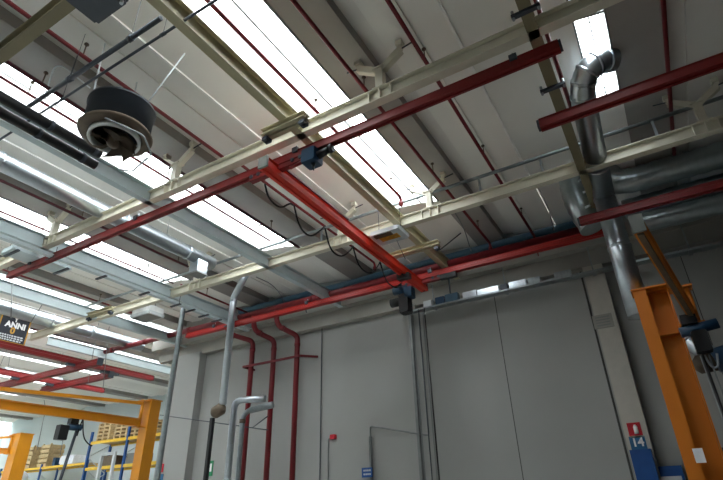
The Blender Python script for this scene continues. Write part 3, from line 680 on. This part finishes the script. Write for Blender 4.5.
# ------------------------------------------------------------------ ducts at the upper right
def ribbed(bm, pts, r, n=24, step=.13, sm=.3):
    t = nb(); q = []; pts = [Vector(p) for p in pts]
    for i in range(1, len(pts)-1):
        a, b, c = pts[i-1], pts[i], pts[i+1]; la = min(sm, (a-b).length*.48); lc = min(sm, (c-b).length*.48)
        s0 = b + (a-b).normalized()*la; e0 = b + (c-b).normalized()*lc
        q += [s0*(1-k/7)**2 + b*2*(k/7)*(1-k/7) + e0*(k/7)**2 for k in range(8)]
    q = [pts[0]] + q + [pts[-1]]; out = [q[0]]; acc = 0
    for a, b in zip(q, q[1:]):
        L = (b-a).length; m_ = max(1, round(L/step))
        out += [a + (b-a)*(k+1)/m_ for k in range(m_)]
    tube(bm, out, r, n, radii=[r*(1.06 if k % 2 else 1) for k in range(len(out))]); t.free(); return bm
def duct(name, pts, r, m, label, sm=.3, collars=(), n=24, parent_loc=None):
    pts = [Vector(p) for p in pts]
    t = thing(name, label, 'duct', pts[0])
    obj('duct_tube', ribbed(nb(), pts, r, n, sm=sm) if m == 'spiralX' else tube(nb(), pts, r, n, smooth_corner=sm), m, t)
    for (p, d) in collars: obj('duct_collar', ring_at(nb(), p, d, r+.012, .05, 24), 'galv', t)
    return t
A_, K_, E_ = H(584, 104, 5.75), H(577, 60, 6.0), H(612, 60, 6.15); p4 = Q(604, 196, 9.35)
el = [E_*(1-k/10)**2 + K_*2*(k/10)*(1-k/10) + A_*(k/10)**2 for k in range(11)]; pr3 = A_
p5 = V(p4.x, p4.y, Q(626, 290, 9.35).z-.5)
duct('ventilation_duct', el + [p4], .19, 'galv', 'shiny silver duct leaving the roof window in a segmented elbow', 0,
     [(el[i], el[i+1]-el[i-1]) for i in (1, 3, 5, 7, 9)] + [(pr3*.35+p4*.65, p4-pr3)])
pv = p4
t = duct('ventilation_duct', [V(p4.x, p4.y, p4.z+.05), p5], .19, 'galv', 'silver vertical duct dropping behind the orange crane column', .3, [((p4.x,p4.y,p4.z-.05), (0,0,1)), ((p4.x,p4.y,(p4.z+p5.z)/2+.1), (0,0,1))])
duct('ventilation_duct', [Q(576,100,9.7), Q(566,125,9.8), Q(568,165,9.9), Q(575,200,9.9), Q(593,228,9.9)], .24, 'spiralX', 'dim grey spiral duct curving behind the olive beam', .3)
yd = 10.3
pz = [Q(640, 178, yd).z, Q(640, 195, yd).z, Q(640, 209, yd).z]
x0 = Q(609, 180, yd).x
duct('ventilation_duct', [(x0, yd, pz[0]+.7), (x0, yd, pz[0]), (4.1, yd, pz[0])], .25, 'spiralX', 'top duct of the stack at right, bending up at its left end', .5)
duct('ventilation_duct', [(x0+.1, yd+.45, pz[1]), (4.1, yd+.45, pz[1])], .2, 'spiralX', 'middle spiral duct of the stack at the right edge', .4)
duct('ventilation_duct', [(x0+.3, yd+.5, pz[2]-.08), (4.1, yd+.5, pz[2]-.08)], .2, 'spiralX', 'lowest spiral duct of the stack at the right edge', .3)
duct('ventilation_duct', [Q(592,130,9.0), Q(600,98,8.6), Q(622,92,8.2)], .18, 'spiralX', 'ribbed duct seen through behind the silver elbow', .3)
# extraction arm lower right
pts = [Q(648,308,11.0), Q(662,322,10.9), Q(690,342,10.6), Q(740,372,10.2)]
t = duct('extraction_arm', pts, .15, 'galv', 'silver extraction arm slanting to the right edge beside the blue hoist', .2, [(pts[2], pts[3]-pts[2])])
c = Q(704, 364, 9.9)
t = thing('fan_motor', 'round brown motor with blue housing at the right edge', 'motor', c)
obj('end_bell', tube(nb(), [c+V(-.15,0,0), c+V(-.08,0,0), c+V(.15,0,.02)], .14, 20, radii=[.07,.15,.15]), 'brown', t)
obj('housing', tube(nb(), [c+V(.15,0,.02), c+V(.6,0,.12)], .19, 20), 'blue', t)

# clamps and pipe fittings near the vertical duct
for i, (x, y) in enumerate(((588,190), (590,205), (592,218), (583,178))):
    c = Q(x, y, 9.6); bm = tube(nb(), [c+V(-.1,0,-.03), c+V(.12,0,.04)], .025, 10)
    mesh1('pipe_clamp', bm, 'galv', ('shiny clamp beside the olive beam, second from the top', 'shiny clamp beside the olive beam, third from the top', 'shiny clamp beside the olive beam, the lowest', 'shiny clamp beside the olive beam, the topmost')[i], 'clamp', 'clamps beside the silver duct')
# dark back support on the right of the column
# ------------------------------------------------------------------ drum fan
c = H(118, 126, 4.9); D = .45; cz = c.z
t = thing('drum_fan', 'black drum shaped destratifier fan hanging at upper left', 'fan', (c.x, c.y, cz-.6))
obj('drum', lathe(nb(), [(.0,.28),(.43,.28),(.43,.31),(.46,.31),(.46,.27),(.44,.26),(.44,-.14),(.40,-.14),(.40,.24),(.0,.24)], (c.x,c.y,cz), 48), 'drum', t)
obj('base_plate', lathe(nb(), [(.3,-.13),(.47,-.13),(.49,-.16),(.47,-.19),(.32,-.2),(.3,-.17)], (c.x,c.y,cz), 48), 'brown', t)
obj('nozzle_ring', lathe(nb(), [(.3,-.19),(.34,-.2),(.345,-.27),(.33,-.28),(.3,-.26),(.3,-.19)], (c.x,c.y,cz), 40), 'white', t)
obj('motor', lathe(nb(), [(0,-.1),(.09,-.1),(.1,-.3),(.07,-.36),(0,-.38)], (c.x,c.y,cz), 20), 'brown', t)
for k in range(6):
    a0 = k*math.pi/3; bm = nb(); rows = []
    for i in range(5):
        r = .08 + .055*i; z = -.27 - .02*i
        w2 = .06 + .034*i
        row = []
        for s_, dz in ((-1, .07), (0, .01), (1, -.07)):
            ang = a0 + s_*w2/r*.8 + .12*i
            row.append((c.x + r*math.cos(ang), c.y + r*math.sin(ang), cz + z + dz))
        rows.append([bm.verts.new(p) for p in row])
    for A, B in zip(rows, rows[1:]):
        for q in range(2): bm.faces.new((A[q], A[q+1], B[q+1], B[q])).smooth = True
    bmesh.ops.solidify(bm, geom=bm.faces[:], thickness=.006)
    obj('fan_blade', bm, 'brown', t)
gp = [(c.x+.48*math.cos(a), c.y+.48*math.sin(a), cz-.2) for a in (-.2, 0, .2)]
obj('guard_bracket', tube(nb(), [(c.x+.2, c.y-.3, cz-.18), (c.x+.28, c.y-.33, cz-.24), (c.x+.5, c.y+.1, cz-.32), (c.x+.35, c.y+.38, cz-.4), (c.x-.1, c.y+.42, cz-.5), (c.x-.3, c.y+.35, cz-.42)], .012, 8, smooth_corner=.05), 'galvdull', t)
for (dx, dy, tx, ty) in ((-.1, -.4, -.1, -.45), (.4, .1, .75, .3), (-.3, .3, -.35, .3)):
    obj('suspension_chain', tube(nb(), [(c.x+dx, c.y+dy, cz+.28), (c.x+tx, c.y+ty, Z(HR))], .012, 6), 'lightgrey', t)
# box heater at the top edge
a = H(97, 25, 5.0); b = H(128, 3, 5.0)
t = thing('unit_heater', 'grey box heater seen from below at the top edge left', 'heater', ((a.x+b.x)/2, 1.4, Z(5)))
bm = box(nb(), a.x, b.x, .9, a.y, Z(5), Z(5)+.35); bmesh.ops.bevel(bm, geom=bm.edges[:], offset=.03, segments=2); obj('casing', bm, 'darksteel', t)
obj('bottom_plate', box(nb(), a.x+.06, b.x-.06, .96, a.y-.06, Z(5)-.01, Z(5)), 'darksteel', t)
obj('corner_eye', tube(nb(), [(b.x-.03, a.y-.05, Z(5)-.05), (b.x-.03, a.y-.05, Z(5))], .02, 10), 'galv', t)
for x in (a.x+.1, b.x-.1): obj('hanger_rod', tube(nb(), [(x, 1.4, Z(5)+.35), (x, 1.4, Z(HR))], .012, 8), 'greypipe', t)
# white pipe loop at upper left
ptsl = [H(41,100,5.9), H(47,90,5.95), H(54,67,6.0), H(62,65,6.05), H(90,88,6.1)]
mesh1('wire_conduit', tube(nb(), ptsl, .012, 8, smooth_corner=.1), 'lightgrey', 'thin pale conduit bent over the second skylight edge', 'conduit')

# hanging strip light panels at left
def panel(p0, p1, w, h, label, m='palesteel'):
    a = H(*p0, h); b = H(*p1, h); X = (a.x+b.x)/2
    t = thing('radiant_panel', label, 'panel', (X, (a.y+b.y)/2, Z(h)))
    bm = prism(nb(), [(-w/2,0),(w/2,0),(w/2-.06,.1),(-w/2+.06,.1)], (X, a.y, Z(h)), (X, b.y, Z(h))); obj('panel_body', bm, m, t)
    for y in (a.y+.1, b.y-.1):
        obj('end_bracket', box(nb(), X-w/2-.04, X+w/2+.04, y-.03, y+.03, Z(h)-.03, Z(h)), 'darksteel', t)
        for s in (-1, 1): obj('hanger_wire', tube(nb(), [(X+s*w*.4, y, Z(h)+.05), (X+s*w*.1, y, Z(HR)+.0)], .006, 6), 'darksteel', t)
panel((9,250), (63,273), .5, 5.09, 'pale hanging heater panel near the left edge with dark end brackets')
panel((0,371), (56,382), .9, 5.0, 'wide pale hanging panel behind the red rails at lower left', 'lightgrey')
# cassette unit
c = H(147, 318, 5.55)
t = thing('ceiling_cassette', 'pale square air cassette hung above the thick red main', 'air unit', c)
bm = box(nb(), c.x-.46, c.x+.46, c.y-.3, c.y+.3, c.z, c.z+.1); bmesh.ops.bevel(bm, geom=bm.edges[:], offset=.04, segments=2); obj('fascia', bm, 'lightgrey', t)
obj('body', box(nb(), c.x-.4, c.x+.4, c.y-.28, c.y+.28, c.z+.1, c.z+.3), 'white', t)
obj('intake_grille', box(nb(), c.x-.4, c.x+.4, c.y-.24, c.y+.24, c.z-.012, c.z), 'grey', t)
for s in (-.3, .3): obj('hanger_rod', tube(nb(), [(c.x+s, c.y, c.z+.3), (c.x+s, c.y, Z(HR)+.0)], .01, 6), 'greypipe', t)
# yellow warning tray lamp
c = H(389, 236, 4.95)
t = thing('hanging_lamp', 'pale tray lamp with a yellow and brown patch beside the olive beam', 'lamp', c)
bm = box(nb(), c.x-.35, c.x+.32, c.y-.2, c.y+.3, c.z, c.z+.09); bmesh.ops.bevel(bm, geom=bm.edges[:], offset=.03, segments=2); obj('tray', bm, 'lightgrey', t)
obj('yellow_plate', box(nb(), c.x-.22, c.x+.2, c.y-.03, c.y+.14, c.z-.014, c.z), 'brass', t)
obj('brown_plate', box(nb(), c.x-.28, c.x+.12, c.y-.16, c.y-.03, c.z-.014, c.z), 'brown', t)
obj('cable', tube(nb(), [(c.x+.05, c.y+.25, c.z), (c.x+.1, c.y+.5, c.z-.35)], .008, 6), 'darksteel', t)
for s in (-.25, .25): obj('hanger_wire', tube(nb(), [(c.x+s, c.y+.05, c.z+.09), (c.x+s, c.y+.05, Z(HR)+.0)], .006, 6), 'darksteel', t)

# arched conduits on the end of the roof shells near the wall
for pts, l in (((( 455,213),(464,228),(471,251)), 'thin curved cable on the wall band right of the yellow lamp'), (((538,187),(548,206),(554,230)), 'thin curved cable on the wall band right of the red pipes'), (((256,277),(272,284),(282,296),(286,308)), 'thin curved cable on the wall band above the risers')):
    mesh1('wall_cable', tube(nb(), [H(x, y, 6.17 - .35*max(0, i-0)*.5) for i, (x, y) in enumerate(pts)], .012, 6, smooth_corner=.3), 'greypipe', l, 'cable')
# thin cables across
def wire(a, b, ha, hb, label, r=.007, m='darksteel'): mesh1('hanging_wire', tube(nb(), [H(*a, ha), H(*b, hb)], r, 6), m, label, 'wire')
pw = Q(420, 275, 10.2)
mesh1('diagonal_stay', tube(nb(), [Q(430,258,10.9), Q(461,233,10.9)], .014, 8), 'darksteel', 'dark diagonal rod above the lower red rail, right of the channel', 'rod')
for i, ((xa_, ya), (xb_, yb), X) in enumerate((((12,283),(11,318),-12.9), ((57,282),(31,322),-15), ((97,330),(88,383),-17), ((108,333),(103,390),-17), ((45,412),(37,450),-19), ((64,434),(60,456),-19), ((44,400),(46,411),-18))):
    mesh1('drop_wire', tube(nb(), ([V(X, W(xa_, ya, X).y, Z(HR))] if i in (1,2,3) else []) + [W(xa_, ya, X), W(xb_, yb, X)], .012, 6), 'greypipe', ('thin wire dropping from the end of the upper red rail', 'slanting wire from the hanging heater panel to the banner', 'left of two drop wires over the lower left red rail', 'right of two drop wires over the lower left red rail', 'thin wire above the left pallet stack', 'thin wire below the small blue hoist, left of its tube', 'tiny hook wire above the yellow arm')[i], 'wire')

# ------------------------------------------------------------------ banner
Xb = -18.0
tl, trr, br = W(2,314,Xb), W(32,320.5,Xb), W(25,349,Xb)
hgt = trr.z - W(27,347,Xb).z
ctr = V(Xb, (tl.y+trr.y)/2, trr.z - hgt/2); wd = trr.y - tl.y
t = thing('hanging_banner', 'dark banner with gold border and white lettering at the left edge', 'banner', V(Xb, ctr.y, ctr.z-hgt/2))
obj('cloth', box(nb(), Xb-.01, Xb, ctr.y-wd/2, ctr.y+wd/2, ctr.z-hgt/2, ctr.z+hgt/2), 'navy', t)
bm = nb(); x1 = Xb+.006
for (a_, b_, c_, d_) in ((-wd/2, wd/2, hgt/2-.04, hgt/2), (-wd/2, wd/2, -hgt/2, -hgt/2+.04), (-wd/2, -wd/2+.04, -hgt/2, hgt/2), (wd/2-.04, wd/2, -hgt/2, hgt/2)): box(bm, Xb, x1, ctr.y+a_, ctr.y+b_, ctr.z+c_, ctr.z+d_)
obj('border', bm, 'gold', t)
ax, ay = (0,1,0), (0,0,1)
obj('lettering', text_bm('ANNI', wd*.27, (Xb+.008, ctr.y+wd*.03, ctr.z+hgt*.15), ax, ay, .012), 'signwhite', t)
obj('lettering', text_bm('Y', wd*.22, (Xb+.008, ctr.y, ctr.z+hgt*.36), ax, ay, .008), 'signwhite', t)
obj('gold_numeral', text_bm('0', wd*.3, (Xb+.008, ctr.y-wd*.02, ctr.z-hgt*.06), ax, ay, .012), 'gold', t)
bm = nb()
for r_ in range(3):
    k = -wd*.38
    while k < wd*.36:
        l_ = random.uniform(.04, .09)*wd; box(bm, Xb, x1, ctr.y+k, ctr.y+k+l_, ctr.z-hgt*(.24+.08*r_)-.02, ctr.z-hgt*(.24+.08*r_)+.025); k += l_ + .025*wd
obj('small_print', bm, 'lightgrey', t)
for s in (-1, 1): obj('cord', tube(nb(), [(Xb, ctr.y+s*wd*.4, ctr.z+hgt/2), (Xb, ctr.y+s*wd*.4, Z(HR))], .008, 6), 'greypipe', t)

# ------------------------------------------------------------------ racks with pallets
def rack(x0, x1, y0, dep, levels, bays, top, label, upm='bluebright'):
    t = thing('pallet_rack', label, 'rack', ((x0+x1)/2, y0+dep/2, 0))
    for i in range(bays+1):
        x = x0 + (x1-x0)*i/bays
        for y in (y0, y0+dep): obj('upright', bar(nb(), (x, y, 0), (x, y, top), .1, .08, (0,1,0)), upm, t)
        bm = nb(); z = .3; k = 0
        while z < top-.6:
            ya, yb2 = (y0, y0+dep) if k % 2 == 0 else (y0+dep, y0); bar(bm, (x, ya, z), (x, yb2, z+.6), .03, .03); z += .6; k += 1
        obj('bracing', bm, 'lightgrey', t)
    for z in levels:
        for y in (y0, y0+dep): obj('load_beam', bar(nb(), (x0, y, z-.06), (x1, y, z-.06), .05, .12), 'yellowrack', t)
        bm = nb(); box(bm, x0+.05, x1-.05, y0+.04, y0+dep-.04, z-.04, z-.01); obj('shelf_deck', bm, 'wood', t)
    return t
def pallet_stack(x, y, z, n, label, wid=.95):
    t = thing('pallet_stack', label, 'pallets', (x, y, z), 'wooden pallets stored on the racks')
    for k in range(n):
        zz = z + k*.15; bm = nb()
        for s in (-.5, 0, .5): box(bm, x+s*(wid-.1)-.05, x+s*(wid-.1)+.05, y-.5, y+.5, zz+.02, zz+.11)
        for j in range(5): yy = y-.5+j*.225; box(bm, x-wid/2, x+wid/2, yy, yy+.1, zz+.11, zz+.14)
        box(bm, x-wid/2, x+wid/2, y-.5, y-.4, zz, zz+.02); box(bm, x-wid/2, x+wid/2, y+.4, y+.5, zz, zz+.02)
        obj('pallet', bm, 'wood', t)
def crate(x, y, z, w_, d_, h_, label, slats=5):
    t = thing('wooden_crate', label, 'crate', (x, y, z), 'wooden crates stored on the racks'); bm = nb(); s = h_/slats
    for k in range(slats):
        z0 = z + k*s; z1 = z0 + s*.72
        box(bm, x-w_/2, x+w_/2, y-d_/2, y-d_/2+.03, z0, z1); box(bm, x-w_/2, x+w_/2, y+d_/2-.03, y+d_/2, z0, z1)
        box(bm, x-w_/2, x-w_/2+.03, y-d_/2, y+d_/2, z0, z1); box(bm, x+w_/2-.03, x+w_/2, y-d_/2, y+d_/2, z0, z1)
    obj('slatted_side', bm, 'wood', t)
    bm = nb()
    for sx in (-1, 1):
        for sy in (-1, 1): box(bm, x+sx*(w_/2-.08)-.04, x+sx*(w_/2-.08)+.04, y+sy*(d_/2-.08)-.04, y+sy*(d_/2-.08)+.04, z, z+h_)
    obj('corner_post', bm, 'wood', t)
Y2 = 18.0; zl = Q(60, 465, Y2).z
xl0, xl1 = Q(-30, 460, Y2).x, Q(87, 465, Y2).x
rack(xl0, xl1, Y2, 1.0, [zl, zl-1.6], 3, zl+.15, 'far pallet rack with a yellow beam at lower left')
crate(Q(30,455,Y2).x-.35, Y2+.5, zl, 1.0, .9, (Q(30,450,Y2).z-zl)+.25, 'slatted wooden crate on the far rack, the left one')
crate(Q(43,455,Y2).x, Y2+.5, zl, .95, .9, (Q(30,450,Y2).z-zl)+.25, 'slatted wooden crate on the far rack, the right one')
x = Q(65, 458, Y2).x
bm = nb(); box(bm, x-.65, x+.65, Y2+.1, Y2+.9, zl, zl+.5); bmesh.ops.bevel(bm, geom=bm.edges[:], offset=.1, segments=3); mesh1('wrapped_goods', bm, 'whitewrap', 'white film wrapped load on the far rack', 'package')
x = Q(52, 462, Y2).x; mesh1('blue_bin', box(nb(), x-.14, x+.14, Y2+.1, Y2+.8, zl, zl+.45), 'blue', 'small blue bin between crates and wrapped load', 'bin')
Y3 = 14.2; z2 = Q(120, 438, Y3).z; z3 = Q(115, 465, Y3).z
xr0, xr1 = Q(88, 455, Y3).x, Q(178, 455, Y3).x - .5
rack(xr0, Q(166,455,Y3).x, Y3, 1.0, [z2, z3], 2, Q(90,433,Y3).z+.02, 'nearer blue and yellow rack beside the yellow crane column')
for i, px in enumerate((103, 120, 134)):
    pallet_stack(Q(px, 430, Y3).x, Y3+.55, z2, 5, ('pallet stack on top of the nearer rack, the leftmost', 'pallet stack on top of the nearer rack, the middle one', 'pallet stack on top of the nearer rack behind the crane column')[i], .85)
for i, px in enumerate((104, 128)):
    x = Q(px, 462, Y3).x; bm = box(nb(), x-.4, x+.4, Y3+.15, Y3+.85, z3, z3+.42); mesh1('stored_carton', bm, ('brown','grey')[i], ('dark brown carton on the lower level of the nearer rack', 'grey carton on the lower level of the nearer rack')[i], 'carton')
# grey door-like frame in front
a = Q(100, 480, 13.2); b = Q(113, 455, 13.2)
bm = nb(); x0, x1 = Q(99,470,13.2).x, Q(111,470,13.2).x+.05; zt = Q(105,454,13.2).z
bar(bm, (x0,13.2,0), (x0,13.2,zt), .1, .1, (0,1,0)); bar(bm, (x1,13.2,0), (x1,13.2,zt), .1, .1, (0,1,0)); bar(bm, (x0-.05,13.2,zt), (x1+.05,13.2,zt), .1, .1)
mesh1('portal_frame', bm, 'lightgrey', 'pale grey upright frame in front of the nearer rack', 'frame')
# dome shaped bag at left edge
c = Q(18, 478, 15.5); bm = nb(); bmesh.ops.create_uvsphere(bm, u_segments=20, v_segments=12, radius=.45)
for v in bm.verts: v.co = V(v.co.x*1.1, v.co.y, v.co.z*.8) + c
for f in bm.faces: f.smooth = True
mesh1('white_sack', bm, 'whitewrap', 'white rounded sack behind the yellow column at the lower left corner', 'sack')
# small signs on the pier
c = Q(161, 468, YW-.32)
t = thing('fire_sign', 'tiny red and white sign on the wall corner pier', 'sign', c)
obj('plate', box(nb(), c.x-.1, c.x+.1, YW-.32, YW-.3, c.z-.12, c.z+.12), 'signred', t); obj('symbol', box(nb(), c.x-.03, c.x+.04, YW-.326, YW-.32, c.z-.08, c.z+.08), 'signwhite', t)
c = Q(160, 477, YW-.32); mesh1('number_sign', box(nb(), c.x-.12, c.x+.12, YW-.32, YW-.3, c.z-.1, c.z+.08), 'signblue', 'tiny blue plate under the small red sign on the corner pier', 'sign')
c = Q(210, 468, 11.97)
t = thing('exit_sign', 'small green and white safety sign behind the black post', 'sign', c)
obj('plate', box(nb(), c.x-.08, c.x+.1, 11.97, 12, c.z-.22, c.z+.2), 'green', t); obj('symbol', box(nb(), c.x-.02, c.x+.07, 11.965, 11.97, c.z-.1, c.z+.12), 'signwhite', t)
c = Q(190, 378, YW-.16)

# ------------------------------------------------------------------ view
sc.view_settings.view_transform = 'Standard'; sc.view_settings.look = 'None'; sc.view_settings.gamma = 1
sc.view_settings.exposure = 1.0
